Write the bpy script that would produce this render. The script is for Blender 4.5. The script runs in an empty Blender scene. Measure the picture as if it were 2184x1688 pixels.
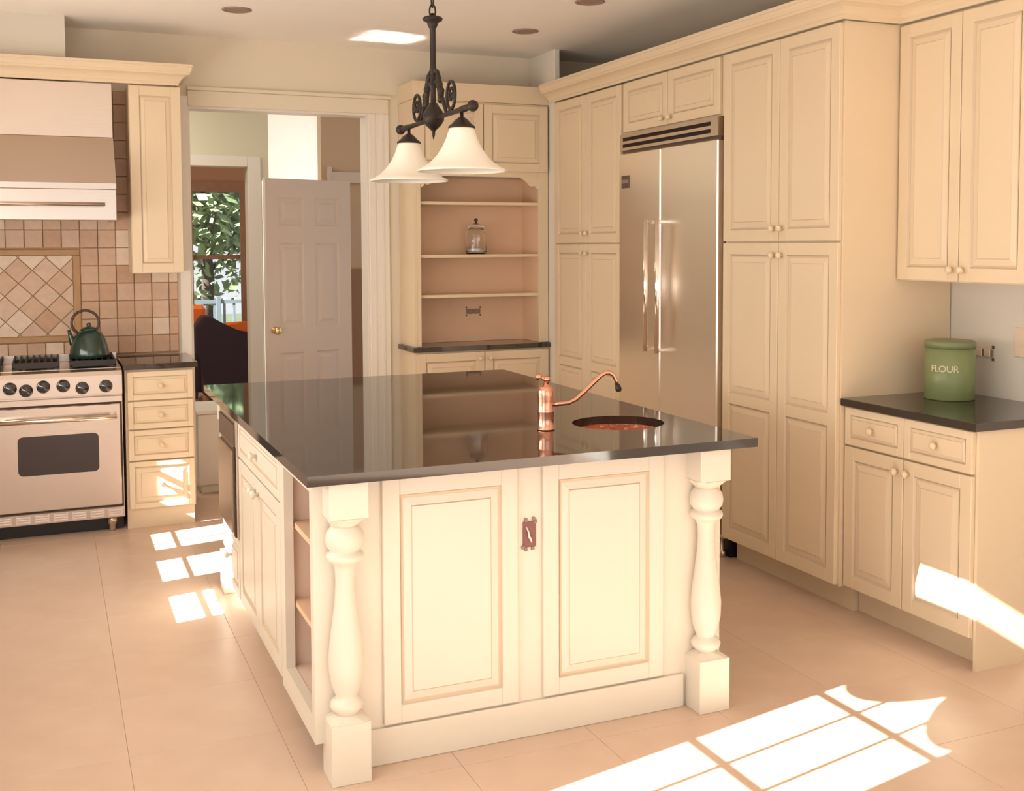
import bpy, bmesh, math, random
from mathutils import Vector, Matrix
random.seed(7)
PI = math.pi
S = bpy.context.scene
C = bpy.context.collection

# ------------------------------------------------------------------ camera
def make_camera():
    W = 2184.0
    f, cx, cy = 2325.44, 1088.85, 650.21
    yaw, pitch, roll = [math.radians(a) for a in (22.88915, 3.12247, -0.26162)]
    fw = Vector((math.sin(yaw)*math.cos(pitch), math.cos(yaw)*math.cos(pitch), -math.sin(pitch)))
    rt = Vector((math.cos(yaw), -math.sin(yaw), 0)); up = rt.cross(fw)
    r2 = math.cos(roll)*rt + math.sin(roll)*up; u2 = -math.sin(roll)*rt + math.cos(roll)*up
    cd = bpy.data.cameras.new('camera'); co = bpy.data.objects.new('camera', cd); C.objects.link(co)
    cd.sensor_fit = 'HORIZONTAL'; cd.sensor_width = 36; cd.lens = 36*f/W
    cd.shift_x = (W/2 - cx)/W; cd.shift_y = (cy - 844)/W
    cd.clip_start = 0.05; cd.clip_end = 200
    m = Matrix((r2, u2, -fw)).transposed().to_4x4(); m.translation = Vector((0, 0, 1.55565))
    co.matrix_world = m
    S.camera = co
make_camera()

# ------------------------------------------------------------------ world, sun, area lights, exposure
w = bpy.data.worlds.new('sky'); S.world = w; w.use_nodes = True
bgn = w.node_tree.nodes['Background']
bgn.inputs[0].default_value = (0.93, 0.96, 1.0, 1); bgn.inputs[1].default_value = 1.0

def add_sun(d, strength, angle, col):
    l = bpy.data.lights.new('sun', 'SUN'); o = bpy.data.objects.new('sun', l); C.objects.link(o)
    l.energy = strength; l.angle = math.radians(angle); l.color = col
    o.rotation_euler = Vector(d).to_track_quat('-Z', 'Y').to_euler(); o.location = (-6, 0, 6)
def area(name, loc, d, sx, sy, power, col, spread=180):
    l = bpy.data.lights.new(name, 'AREA'); o = bpy.data.objects.new(name, l); C.objects.link(o)
    l.shape = 'RECTANGLE'; l.size = sx; l.size_y = sy; l.energy = power; l.color = col; l.spread = math.radians(spread)
    o.location = loc; o.rotation_euler = Vector(d).to_track_quat('-Z', 'Y').to_euler()
    return o
SUN_D = (1.0, 0.21, -0.60)
add_sun(SUN_D, 32.0, 0.22, (0.93, 0.97, 1.0))
# added fill lamps in place of daylight from unseen rear and left-wall windows
area('window_light_rear', (1.2, -1.25, 1.25), (0, 1, 0.45), 3.6, 1.8, 22, (0.82, 0.93, 1.0))
area('window_light_side', (-0.93, 2.2, 1.4), (1, 0.15, -0.05), 2.4, 1.8, 36, (0.90, 0.96, 1.0))
area('window_light_stove', (-0.93, 4.45, 1.40), (1, 0.05, 0.42), 2.6, 0.9, 54, (1.0, 0.95, 0.87))
# narrow lamp added in place of sun reflected off an unseen counter
area('reflected_sun', (-0.86, 5.93, 1.15), (1, 0.21, 0.6), 0.45, 0.18, 0.8, (1.0, 0.95, 0.88), spread=1.2)
# added fill lamps, not at any window: hall, bright room, sofa room
area('window_light_hall', (0.3, 7.7, 2.55), (0.4, 0, -1), 0.9, 0.9, 13, (1.0, 0.95, 0.85))
area('window_light_room', (2.5, 9.0, 1.6), (-1, 0.0, 0), 0.5, 2.0, 17, (1.0, 0.98, 0.95))
area('window_light_sofa', (0.4, 10.3, 2.2), (0.5, 0.3, -1), 1.2, 1.2, 22, (1.0, 0.95, 0.88))

vs = S.view_settings
S.display_settings.display_device = 'sRGB'
vs.view_transform = 'Standard'; vs.look = 'None'; vs.gamma = 1; vs.use_curve_mapping = False
vs.exposure = -0.05

# ------------------------------------------------------------------ materials
def nd(nt, t, **kw):
    n = nt.nodes.new(t)
    for k, v in kw.items(): setattr(n, k, v)
    return n
def mat(name, col, rough=0.5, metal=0.0, var=0.0, vscale=4.0, col2=None, bump=0.0, bscale=60.0, spec=0.5, coat=0.0,
        trans=0.0, ior=1.45, stretch=None, emit=None, alpha=1.0, sss=0.0, aniso=0.0):
    m = bpy.data.materials.new(name); m.use_nodes = True; nt = m.node_tree; b = nt.nodes['Principled BSDF']
    b.inputs['Base Color'].default_value = (*col, 1); b.inputs['Roughness'].default_value = rough
    b.inputs['Metallic'].default_value = metal; b.inputs['Specular IOR Level'].default_value = spec
    b.inputs['Coat Weight'].default_value = coat; b.inputs['Coat Roughness'].default_value = 0.08
    b.inputs['Transmission Weight'].default_value = trans; b.inputs['IOR'].default_value = ior
    if aniso: b.inputs['Anisotropic'].default_value = aniso
    if emit: b.inputs['Emission Color'].default_value = (*emit[0], 1); b.inputs['Emission Strength'].default_value = emit[1]
    tc = nd(nt, 'ShaderNodeTexCoord'); mp = nd(nt, 'ShaderNodeMapping'); nt.links.new(tc.outputs['Object'], mp.inputs[0])
    if stretch: mp.inputs['Scale'].default_value = stretch
    if var or col2:
        n = nd(nt, 'ShaderNodeTexNoise'); n.inputs['Scale'].default_value = vscale; n.inputs['Detail'].default_value = 5
        nt.links.new(mp.outputs[0], n.inputs['Vector'])
        r = nd(nt, 'ShaderNodeValToRGB'); nt.links.new(n.outputs[0], r.inputs[0])
        c2 = col2 or tuple(max(0, c*(1-var)) for c in col)
        r.color_ramp.elements[0].position = 0.3; r.color_ramp.elements[1].position = 0.7
        r.color_ramp.elements[0].color = (*c2, 1); r.color_ramp.elements[1].color = (*col, 1)
        nt.links.new(r.outputs[0], b.inputs['Base Color'])
    if bump:
        n2 = nd(nt, 'ShaderNodeTexNoise'); n2.inputs['Scale'].default_value = bscale; n2.inputs['Detail'].default_value = 3
        nt.links.new(mp.outputs[0], n2.inputs['Vector'])
        bp_ = nd(nt, 'ShaderNodeBump'); bp_.inputs['Strength'].default_value = bump; bp_.inputs['Distance'].default_value = 0.01
        nt.links.new(n2.outputs[0], bp_.inputs['Height']); nt.links.new(bp_.outputs[0], b.inputs['Normal'])
    return m
M = {}
M['cab'] = mat('cream_lacquer', (0.81, 0.648, 0.445), 0.38, var=0.04, vscale=2.5)
M['cabi'] = mat('pale_cream_island_lacquer', (0.80, 0.715, 0.59), 0.38, var=0.03, vscale=2.5)  # paler copy of the cream lacquer; bluish daylight on the island put into colour
M['glaze'] = mat('tan_glaze', (0.66, 0.52, 0.37), 0.5)
M['cabin'] = mat('cabinet_inside', (0.86, 0.58, 0.385), 0.5, var=0.05)
M['shelfin'] = mat('pale_cabinet_inside', (0.80, 0.62, 0.50), 0.5, var=0.04)
M['wall'] = mat('warm_wall_paint', (0.80, 0.70, 0.55), 0.8, bump=0.03)
M['wallw'] = mat('pale_wall_paint', (0.72, 0.66, 0.57), 0.8, bump=0.03)
M['ceil'] = mat('ceiling_paint', (0.95, 0.89, 0.81), 0.85)
M['trim'] = mat('white_trim_paint', (0.84, 0.77, 0.68), 0.4)
M['floor_a'] = mat('travertine_floor', (0.72, 0.53, 0.40), 0.33, vscale=7, col2=(0.67, 0.48, 0.355), bump=0.02, bscale=30)
M['floor_b'] = mat('travertine_floor_light', (0.73, 0.54, 0.41), 0.33, vscale=6, col2=(0.68, 0.49, 0.365), bump=0.02, bscale=30)
M['grout'] = mat('floor_grout', (0.64, 0.46, 0.34), 0.8)
M['granite'] = mat('dark_polished_granite', (0.034, 0.026, 0.022), 0.045, col2=(0.026, 0.020, 0.017), vscale=90, ior=1.85, spec=0.5)
M['steel'] = mat('stainless_steel', (0.64, 0.54, 0.465), 0.27, 1.0, stretch=(1, 1, 60), bump=0.02, bscale=3)
M['steelf'] = mat('rippled_stainless_steel', (0.95, 0.86, 0.77), 0.30, 1.0, stretch=(0.25, 0.6, 2.2), bump=0.10, bscale=2.2)
M['chrome'] = mat('bright_steel', (0.90, 0.82, 0.74), 0.12, 1.0)
M['black'] = mat('black_enamel', (0.02, 0.018, 0.018), 0.35)
M['knobblk'] = mat('glossy_black_knob', (0.03, 0.027, 0.027), 0.12, coat=1.0)
M['blackm'] = mat('black_cast_iron', (0.03, 0.027, 0.025), 0.6)
M['dark'] = mat('dark_slot', (0.05, 0.025, 0.018), 0.6)
M['ovglass'] = mat('oven_glass', (0.055, 0.04, 0.037), 0.15)
M['bronze'] = mat('dark_bronze', (0.030, 0.020, 0.015), 0.45, 0.3, bump=0.2, bscale=120)
M['copper'] = mat('brushed_copper', (0.72, 0.36, 0.25), 0.2, 1.0)
M['coppersink'] = mat('hammered_copper', (0.74, 0.37, 0.24), 0.3, 1.0, bump=0.3, bscale=60)
M['kettle'] = mat('dark_green_enamel', (0.018, 0.045, 0.032), 0.18, coat=0.5)
M['kettlew'] = mat('dark_wood_grip', (0.07, 0.035, 0.025), 0.4)
M['tin'] = mat('green_tin', (0.24, 0.29, 0.12), 0.32, 0.0, var=0.15, vscale=12)
M['tinlid'] = mat('tin_lid', (0.20, 0.23, 0.11), 0.35)
M['tintxt'] = mat('cream_lettering', (0.75, 0.66, 0.45), 0.5)
M['glass'] = mat('clear_glass', (1, 1, 1), 0.02, trans=1.0, ior=1.45)
M['shade'] = mat('frosted_white_glass', (0.92, 0.85, 0.74), 0.4, spec=0.3)
M['tg'] = mat('tile_grout', (0.50, 0.31, 0.19), 0.85)
M['liner'] = mat('tan_stone_liner', (0.52, 0.30, 0.14), 0.5, var=0.1, vscale=20)
TC = [tuple(min(0.85, q*1.22) for q in c) for c in [(0.56, 0.37, 0.25), (0.52, 0.33, 0.22), (0.62, 0.43, 0.31), (0.50, 0.30, 0.19), (0.70, 0.54, 0.41), (0.58, 0.39, 0.28)]]
TM = [mat('tumbled_tile_%s' % n, c, 0.45, var=0.12, vscale=25, bump=0.15, bscale=50) for n, c in zip('abcdef', TC)]
M['hdoor'] = mat('pale_door_paint', (0.70, 0.58, 0.50), 0.45)
M['brass'] = mat('brass', (0.85, 0.62, 0.30), 0.2, 1.0)
M['brownwall'] = mat('brown_hall_paint', (0.58, 0.41, 0.28), 0.8)
M['wains'] = mat('brown_wainscot', (0.32, 0.18, 0.11), 0.6)
M['white'] = mat('white_wall_paint', (0.88, 0.85, 0.80), 0.8)
M['greenw'] = mat('pale_green_cream_wall', (0.74, 0.69, 0.52), 0.8)
M['woodframe'] = mat('brown_window_wood', (0.34, 0.15, 0.075), 0.5, var=0.15, vscale=10)
M['brownroom'] = mat('terracotta_room_paint', (0.42, 0.20, 0.10), 0.8)
M['sofa'] = mat('dark_plum_fabric', (0.045, 0.026, 0.030), 0.95, bump=0.3, bscale=200)
M['orange'] = mat('orange_fabric', (0.90, 0.17, 0.02), 0.8)
M['leaf'] = mat('tree_leaves', (0.16, 0.22, 0.08), 0.7, col2=(0.05, 0.08, 0.03), vscale=6)
M['leafl'] = mat('tree_leaves_light', (0.30, 0.38, 0.17), 0.7, col2=(0.10, 0.14, 0.06), vscale=6)
M['bark'] = mat('tree_bark', (0.06, 0.04, 0.03), 0.9)
M['rail'] = mat('grey_deck_rail', (0.20, 0.24, 0.26), 0.6)
M['grass'] = mat('garden_ground', (0.10, 0.12, 0.06), 0.9, var=0.3)
M['outlet'] = mat('outlet_grey', (0.30, 0.22, 0.18), 0.5)
M['outletw'] = mat('outlet_ivory', (0.78, 0.62, 0.48), 0.4)
M['boxred'] = mat('electrical_box_plastic', (0.24, 0.10, 0.085), 0.5)
M['wire'] = mat('white_wire', (0.85, 0.70, 0.66), 0.5)
M['can'] = mat('recessed_can_trim', (0.34, 0.235, 0.19), 0.6)
M['fabric'] = mat('valance_fabric', (0.75, 0.68, 0.55), 0.9)
M['badge'] = mat('badge_grey', (0.16, 0.11, 0.08), 0.4, 0.5)

# ------------------------------------------------------------------ mesh helpers
def new_bm(): return bmesh.new()
def box(bm, x0, y0, z0, x1, y1, z1, bev=0.0, mi=0):
    if x0 > x1: x0, x1 = x1, x0
    if y0 > y1: y0, y1 = y1, y0
    if z0 > z1: z0, z1 = z1, z0
    v = [bm.verts.new(p) for p in ((x0,y0,z0),(x1,y0,z0),(x1,y1,z0),(x0,y1,z0),(x0,y0,z1),(x1,y0,z1),(x1,y1,z1),(x0,y1,z1))]
    fs = [bm.faces.new([v[i] for i in q]) for q in ((0,3,2,1),(4,5,6,7),(0,1,5,4),(1,2,6,5),(2,3,7,6),(3,0,4,7))]
    for f in fs: f.material_index = mi
    if bev:
        es = list({e for f in fs for e in f.edges})
        r = bmesh.ops.bevel(bm, geom=es, offset=bev, segments=1, affect='EDGES', profile=0.5)
        for f in r['faces']: f.material_index = mi
    return v
def lathe(bm, prof, cx=0, cy=0, n=24, mi=0, cap=True):
    rings = []
    for r, z in prof:
        rings.append([bm.verts.new((cx + r*math.cos(2*PI*i/n), cy + r*math.sin(2*PI*i/n), z)) for i in range(n)])
    for a, b in zip(rings, rings[1:]):
        for i in range(n):
            f = bm.faces.new((a[i], a[(i+1) % n], b[(i+1) % n], b[i])); f.material_index = mi; f.smooth = True
    if cap:
        for rg, rev in ((rings[0], True), (rings[-1], False)):
            try:
                f = bm.faces.new(rg[::-1] if rev else rg); f.material_index = mi
            except ValueError: pass
def tube(bm, pts, rad, n=8, closed=False, mi=0):
    pts = [Vector(p) for p in pts]; N = len(pts)
    rads = rad if isinstance(rad, (list, tuple)) else [rad]*N
    rings = []; prev = None
    for i, p in enumerate(pts):
        if closed: t = (pts[(i+1) % N] - pts[i-1]).normalized()
        else: t = (pts[min(i+1, N-1)] - pts[max(i-1, 0)]).normalized()
        if prev is None:
            a = Vector((0, 0, 1)) if abs(t.z) < 0.9 else Vector((1, 0, 0))
            u = t.cross(a).normalized()
        else:
            u = (prev - t*prev.dot(t)).normalized()
        prev = u; v = t.cross(u)
        rings.append([bm.verts.new(p + rads[i]*(math.cos(2*PI*k/n)*u + math.sin(2*PI*k/n)*v)) for k in range(n)])
    m = N if closed else N-1
    for i in range(m):
        a, b = rings[i], rings[(i+1) % N]
        for k in range(n):
            f = bm.faces.new((a[k], a[(k+1) % n], b[(k+1) % n], b[k])); f.smooth = True; f.material_index = mi
    if not closed:
        bm.faces.new(rings[0][::-1]).material_index = mi; bm.faces.new(rings[-1]).material_index = mi
def sweep(bm, path, prof, side=1):
    """mitred sweep of a profile (offset, z) along a 2D plan path; side=1 offsets to the right of travel"""
    P = [Vector(p) for p in path]; N = len(P); nrm = []
    for i in range(N-1):
        d = (P[i+1]-P[i]).normalized(); nrm.append(Vector((d.y, -d.x))*side)
    rows = []
    for i in range(N):
        if i == 0: m = nrm[0]
        elif i == N-1: m = nrm[-1]
        else:
            s = nrm[i-1] + nrm[i]; m = s/(1 + nrm[i-1].dot(nrm[i]))
        rows.append([bm.verts.new((P[i].x + m.x*o, P[i].y + m.y*o, z)) for o, z in prof])
    K = len(prof)
    for a, b in zip(rows, rows[1:]):
        for k in range(K): bm.faces.new((a[k], b[k], b[(k+1) % K], a[(k+1) % K]))
    bm.faces.new(rows[0]); bm.faces.new(rows[-1][::-1])
def prism(bm, poly, axis, a0, a1, mi=0):
    """extrude polygon (2D) along axis; axis 'y': poly=(x,z); 'x': poly=(y,z); 'z': poly=(x,y)"""
    def P(p, a): return {'x': (a, p[0], p[1]), 'y': (p[0], a, p[1]), 'z': (p[0], p[1], a)}[axis]
    A = [bm.verts.new(P(p, a0)) for p in poly]; B = [bm.verts.new(P(p, a1)) for p in poly]; n = len(poly)
    fs = [bm.faces.new(A[::-1]), bm.faces.new(B)]
    for i in range(n): fs.append(bm.faces.new((A[i], A[(i+1) % n], B[(i+1) % n], B[i])))
    for f in fs: f.material_index = mi
def tag(o, label=None, cat=None, group=None, kind=None):
    if label: o['label'] = label
    if cat: o['category'] = cat
    if group: o['group'] = group
    if kind: o['kind'] = kind
    return o
def obj(name, bm, mats, parent=None, recalc=True):
    if recalc: bmesh.ops.recalc_face_normals(bm, faces=bm.faces)
    me = bpy.data.meshes.new(name); bm.to_mesh(me); bm.free()
    for m in (mats if isinstance(mats, (list, tuple)) else [mats]): me.materials.append(M[m] if isinstance(m, str) else m)
    o = bpy.data.objects.new(name, me); C.objects.link(o)
    if parent: o.parent = parent
    return o
def thing(name, label, cat, loc=(0, 0, 0), rz=0.0, group=None):
    o = bpy.data.objects.new(name, None); C.objects.link(o)
    o.location = loc; o.rotation_euler = (0, 0, rz); o.empty_display_size = 0.1
    return tag(o, label, cat, group)
def struct(name, bm, m, parent=None, label=None):
    o = obj(name, bm, m, parent)
    if not parent: o['kind'] = 'structure'
    if label: o['label'] = label
    return o
def bobj(name, m, parent, *a, bev=0.0):
    bm = new_bm(); box(bm, *a, bev=bev); return obj(name, bm, m, parent)
FX = -PI/2   # things whose front faces -X

def panel_mesh(x0, z0, x1, z1, y):
    """raised panel with a glazed groove: front towards -y, y = plane of the frame's front"""
    bm = new_bm()
    w = min(x1-x0, z1-z0); k = min(1.0, w/0.22)
    lv = [(0, 0.0005, 1), (0.005*k, 0.007, 1), (0.011*k, 0.007, 0), (0.034*k, 0.0025, 1), (0.0375*k, 0.0, 0)]
    prev = None
    for ins, dep, g in lv:
        ring = [bm.verts.new(p) for p in ((x0+ins, y+dep, z0+ins), (x1-ins, y+dep, z0+ins), (x1-ins, y+dep, z1-ins), (x0+ins, y+dep, z1-ins))]
        if prev:
            for i in range(4):
                f = bm.faces.new((prev[0][i], prev[0][(i+1) % 4], ring[(i+1) % 4], ring[i])); f.material_index = prev[1]
        prev = (ring, g)
    bm.faces.new(prev[0])
    box(bm, x0-0.001, y+0.009, z0-0.001, x1+0.001, y+0.016, z1+0.001)
    return bm
def knob(parent, x, y, z, r=0.0155):
    bm = new_bm()
    lathe(bm, [(0.001, 0), (r*0.45, 0), (r*0.4, 0.012), (r*0.95, 0.018), (r, 0.024), (r*0.7, 0.031), (0.002, 0.033)], n=14)
    bmesh.ops.rotate(bm, verts=bm.verts, cent=(0, 0, 0), matrix=Matrix.Rotation(PI/2, 3, 'X'))
    bmesh.ops.translate(bm, verts=bm.verts, vec=(x, y, z))
    return obj('knob', bm, 'cab', parent)
def door(parent, x0, z0, x1, z1, y=0.0, splits=(), sw=0.055, kn=None, name='door', t=0.020):
    """door or drawer front with raised panels as children; front at y-t"""
    bm = new_bm(); f = y-t; b = 0.0022
    box(bm, x0, f, z0, x0+sw, y, z1, bev=b); box(bm, x1-sw, f, z0, x1, y, z1, bev=b)
    zs = [z0] + list(splits) + [z1]
    box(bm, x0+sw, f, z0, x1-sw, y, z0+sw, bev=b); box(bm, x0+sw, f, z1-sw, x1-sw, y, z1, bev=b)
    for s in splits: box(bm, x0+sw, f, s-sw*0.5, x1-sw, y, s+sw*0.5, bev=b)
    d = obj(name, bm, 'cab', parent)
    for i in range(len(zs)-1):
        a = zs[i] + (sw if i == 0 else sw*0.5); c = zs[i+1] - (sw if i == len(zs)-2 else sw*0.5)
        obj('panel', panel_mesh(x0+sw, a, x1-sw, c, f), ['cab', 'glaze'], d)
    if kn: knob(d, kn[0], f, kn[1])
    return d

# ------------------------------------------------------------------ the room
WY = 6.84; CZ = 2.82; XL = -1.0; XR = 3.615; YF = -1.5
# floor slab and tiles
bm = new_bm(); box(bm, XL-0.12, YF-0.12, -0.12, XR+0.12, 13.0, -0.002)
floor = struct('floor', bm, 'grout')
def tiles():
    T = 0.4572; x0 = 1.10 - 5*T; y0 = 2.99 - 10*T
    cache = {}
    for i in range(0, 11):
        for j in range(0, 19):
            xa, ya = x0+i*T, y0+j*T; xb, yb = xa+T-0.0015, ya+T-0.0015
            xa2, xb2 = max(xa, XL+0.002), min(xb, XR-0.002); ya2, yb2 = max(ya, YF+0.002), min(yb, 6.95)
            if xb2-xa2 < 0.02 or yb2-ya2 < 0.02: continue
            key = (round(xb2-xa2, 3), round(yb2-ya2, 3), random.random() < 0.5)
            if key not in cache:
                b = new_bm(); box(b, 0, 0, -0.0019, key[0], key[1], 0.0, bev=0.0006)
                o = obj('floor_tile', b, 'floor_b' if key[2] else 'floor_a', floor); cache[key] = o
            else:
                o = cache[key].copy(); C.objects.link(o); o.parent = floor
            o.location = (xa2, ya2, 0)
tiles()
bm = new_bm(); box(bm, XL-0.12, YF-0.12, CZ, XR+0.12, 13.0, CZ+0.12); struct('ceiling', bm, 'ceil')

# back wall with the cased opening
OX0, OX1, OZ = 0.785, 1.90, 2.40
bm = new_bm()
box(bm, XL, WY, 0, OX0, WY+0.14, CZ); box(bm, OX1, WY, 0, XR, WY+0.14, CZ); box(bm, OX0, WY, OZ, OX1, WY+0.14, CZ)
struct('wall_back', bm, 'wall')
bm = new_bm(); box(bm, 3.037, 6.44, 0, 3.072, WY, CZ, bev=0.003)
box(bm, 3.026, 6.39, 0, 3.10, 6.44, 2.46)
struct('wall_corner', bm, 'trim')
bm = new_bm(); box(bm, XR, YF, 0, XR+0.12, WY, CZ); struct('wall_right', bm, 'wallw')
bm = new_bm()   # front wall (behind the camera); its unseen wide opening is added to admit daylight
box(bm, XL, YF-0.12, 0, -0.6, YF, CZ); box(bm, 3.0, YF-0.12, 0, XR, YF, CZ); box(bm, -0.6, YF-0.12, 2.35, 3.0, YF, CZ); box(bm, -0.6, YF-0.12, 0, 3.0, YF, 0.35)
struct('wall_front', bm, 'wall')
# left wall with its windows: openings (y0,y1,z0,z1)
def wall_with_holes(name, x0, x1, y0, y1, z0, z1, holes, m):
    ys = sorted({y0, y1} | {h[0] for h in holes} | {h[1] for h in holes})
    bm = new_bm()
    for a, b in zip(ys, ys[1:]):
        hs = sorted([h for h in holes if h[0] <= a+1e-6 and h[1] >= b-1e-6], key=lambda h: h[2])
        z = z0
        for h in hs:
            if h[2] > z: box(bm, x0, a, z, x1, b, h[2])
            z = h[3]
        if z < z1: box(bm, x0, a, z, x1, b, z1)
    return struct(name, bm, m)
WB = (1.738, 2.275, 0.55, 2.29)      # big window
WT = (1.95, 2.36, 2.625, 2.765)
WX = [(-0.90, -0.10, 0.45, 2.29), (0.30, 1.10, 0.45, 2.29)]   # unseen windows added beside the camera so sunlit floor brightens the room      # transom light
W3 = [(4.31, 4.69, 0.865, 1.37), (4.915, 5.28, 0.865, 1.37), (5.475, 5.82, 0.875, 1.37)]
W7 = (5.925, 5.973, 1.05, 1.37)
wall_with_holes('wall_left', XL-0.02, XL, YF, 13.0, 0, CZ, [WB, WT, W7] + W3 + WX, 'wall')
def window(n, y0, y1, z0, z1, vm, hm, t=0.012):
    bm = new_bm(); e = 0.006
    box(bm, XL-0.018, y0, z0, XL-0.002, y0+e, z1); box(bm, XL-0.018, y1-e, z0, XL-0.002, y1, z1)
    box(bm, XL-0.018, y0, z0, XL-0.002, y1, z0+e); box(bm, XL-0.018, y0, z1-e, XL-0.002, y1, z1)
    o = struct('window_%d' % n, bm, 'trim')
    b2 = new_bm()
    for y in vm: box(b2, XL-0.016, y-t/2, z0+e, XL-0.004, y+t/2, z1-e)
    obj('muntin', b2, 'trim', o) if vm else b2.free()
    b3 = new_bm()
    for z, tz in hm: box(b3, XL-0.017, y0+e, z-tz/2, XL-0.003, y1-e, z+tz/2)
    obj('muntin', b3, 'trim', o) if hm else b3.free()
window(1, *WB, [1.912, 2.092], [(0.98, 0.02), (1.338, 0.02), (1.698, 0.02), (2.058, 0.022)], t=0.015)
for k, h in enumerate(WX): window(8+k, *h, [(h[0]+h[1])/2], [(1.35, 0.03)])
window(2, *WT, [], [])
window(3, *W3[0], [4.50], [(0.955, 0.012), (1.02, 0.05)], t=0.008)
window(4, *W3[1], [], [(0.955, 0.010)])
window(5, *W3[2], [5.60], [(0.955, 0.010)], t=0.008)
window(7, *W7, [], [(1.22, 0.03)])
# scalloped valance over the big window (casts the scalloped edge of the sun patch)
def valance():
    tips = [(2.29, 2.135), (2.003, 2.262), (1.724, 2.118)]
    poly = [(2.30, 2.33), (1.715, 2.33), (1.715, 2.12)]
    for k, lo in ((2, 2.095), (1, 2.10)):
        a, b = tips[k], tips[k-1]
        for i in range(13):
            s = i/12; base = a[1]*(1-s)+b[1]*s; mid = (a[1]+b[1])/2
            poly.append((a[0]*(1-s)+b[0]*s, base - (mid-lo)*math.sin(PI*s)**0.7))
    bm = new_bm(); prism(bm, poly, 'x', XL+0.02, XL+0.028)
    struct('trim_1', bm, 'fabric')
valance()

# door casing of the kitchen opening
bm = new_bm()
box(bm, 0.722, WY-0.018, 0, OX0, WY, OZ+0.06, bev=0.003)
o = struct('trim_2', bm, 'trim')
bm = new_bm(); box(bm, OX1, WY-0.02, 0, 2.035, WY, OZ, bev=0.004)
for sx in (1.93, 1.985): box(bm, sx, WY-0.024, 0, sx+0.012, WY-0.02, OZ)
struct('trim_3', bm, 'trim')
bm = new_bm(); box(bm, OX0-0.0, WY-0.02, OZ, 2.035, WY, OZ+0.095, bev=0.004); box(bm, OX0, WY-0.03, OZ+0.095, 2.05, WY, OZ+0.115)
struct('trim_4', bm, 'wall')
bm = new_bm(); box(bm, OX1-0.012, WY, 0, OX1, WY+0.14, OZ); box(bm, OX0, WY, 0, OX0+0.012, WY+0.14, OZ); box(bm, OX0+0.012, WY, OZ-0.012, OX1-0.012, WY+0.14, OZ)
struct('trim_5', bm, 'trim')

# crown mouldings
CR = [(0.0, 2.470), (0.010, 2.470), (0.011, 2.484), (0.017, 2.489), (0.024, 2.503), (0.036, 2.515), (0.052, 2.523), (0.066, 2.527), (0.067, 2.537), (0.072, 2.541), (0.077, 2.554), (0.078, 2.566), (0.082, 2.568), (0.082, 2.582), (0.0, 2.582)]
bm = new_bm(); sweep(bm, [(3.004, 6.44), (3.004, 3.612), (3.302, 3.612), (3.302, 2.93), (XR, 2.93)], CR, side=1)
struct('trim_6', bm, 'cab')
bm = new_bm(); sweep(bm, [(2.104, WY), (2.104, 6.535), (3.035, 6.535)], CR, side=-1)
bm2 = bm; struct('trim_7', bm2, 'cab')
bm = new_bm(); sweep(bm, [(XL, 6.505), (0.690, 6.505), (0.690, WY)], CR, side=1)
struct('trim_8', bm, 'cab')
# duct chase above the left crown
bm = new_bm(); box(bm, -0.63, 6.50, 2.583, 0.108, WY, CZ); struct('wall_chase', bm, 'wallw')

# ------------------------------------------------------------------ hall and rooms beyond
HY = 8.40
bm = new_bm()
box(bm, XL, HY, 0, 0.60, HY+0.12, CZ); box(bm, 0.60, HY, 2.155, 1.392, HY+0.12, CZ); box(bm, 1.392, HY, 0, 1.50, HY+0.12, CZ)
box(bm, 1.50, HY, 2.06, 1.552, HY+0.12, CZ)
struct('wall_hall', bm, 'greenw')
bm = new_bm(); box(bm, 1.392, HY-0.02, 0, 1.49, HY, 2.235, bev=0.004); box(bm, 0.50, HY-0.02, 2.155, 1.392, HY, 2.235, bev=0.004)
box(bm, 0.50, HY-0.02, 0, 0.60, HY, 2.155)
struct('trim_9', bm, 'trim')
bm = new_bm(); box(bm, 1.958, HY, 0, XR, HY+0.12, CZ); struct('wall_hall_right', bm, 'brownwall')
bm = new_bm(); box(bm, 2.0, HY-0.02, 0, 3.0, HY, 1.375); struct('trim_10', bm, 'wains')
bm = new_bm(); box(bm, 2.035, HY-0.025, 2.05, 2.9, HY, 2.13); box(bm, 2.005, HY-0.03, 2.05, 2.035, HY, 2.17)
struct('trim_11', bm, 'hdoor')
bm = new_bm(); box(bm, 1.665, 9.6, 0, 3.0, 9.7, CZ); struct('wall_bright_room', bm, 'white')
bm = new_bm(); box(bm, 3.0, HY+0.12, 0, 3.1, 9.7, CZ); struct('wall_bright_room_side', bm, 'white')
bm = new_bm(); prism(bm, [(1.41, HY+0.12), (1.455, HY+0.12), (1.665, 9.7), (1.62, 9.7)], 'z', 0, CZ); struct('wall_partition', bm, 'white')
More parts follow.
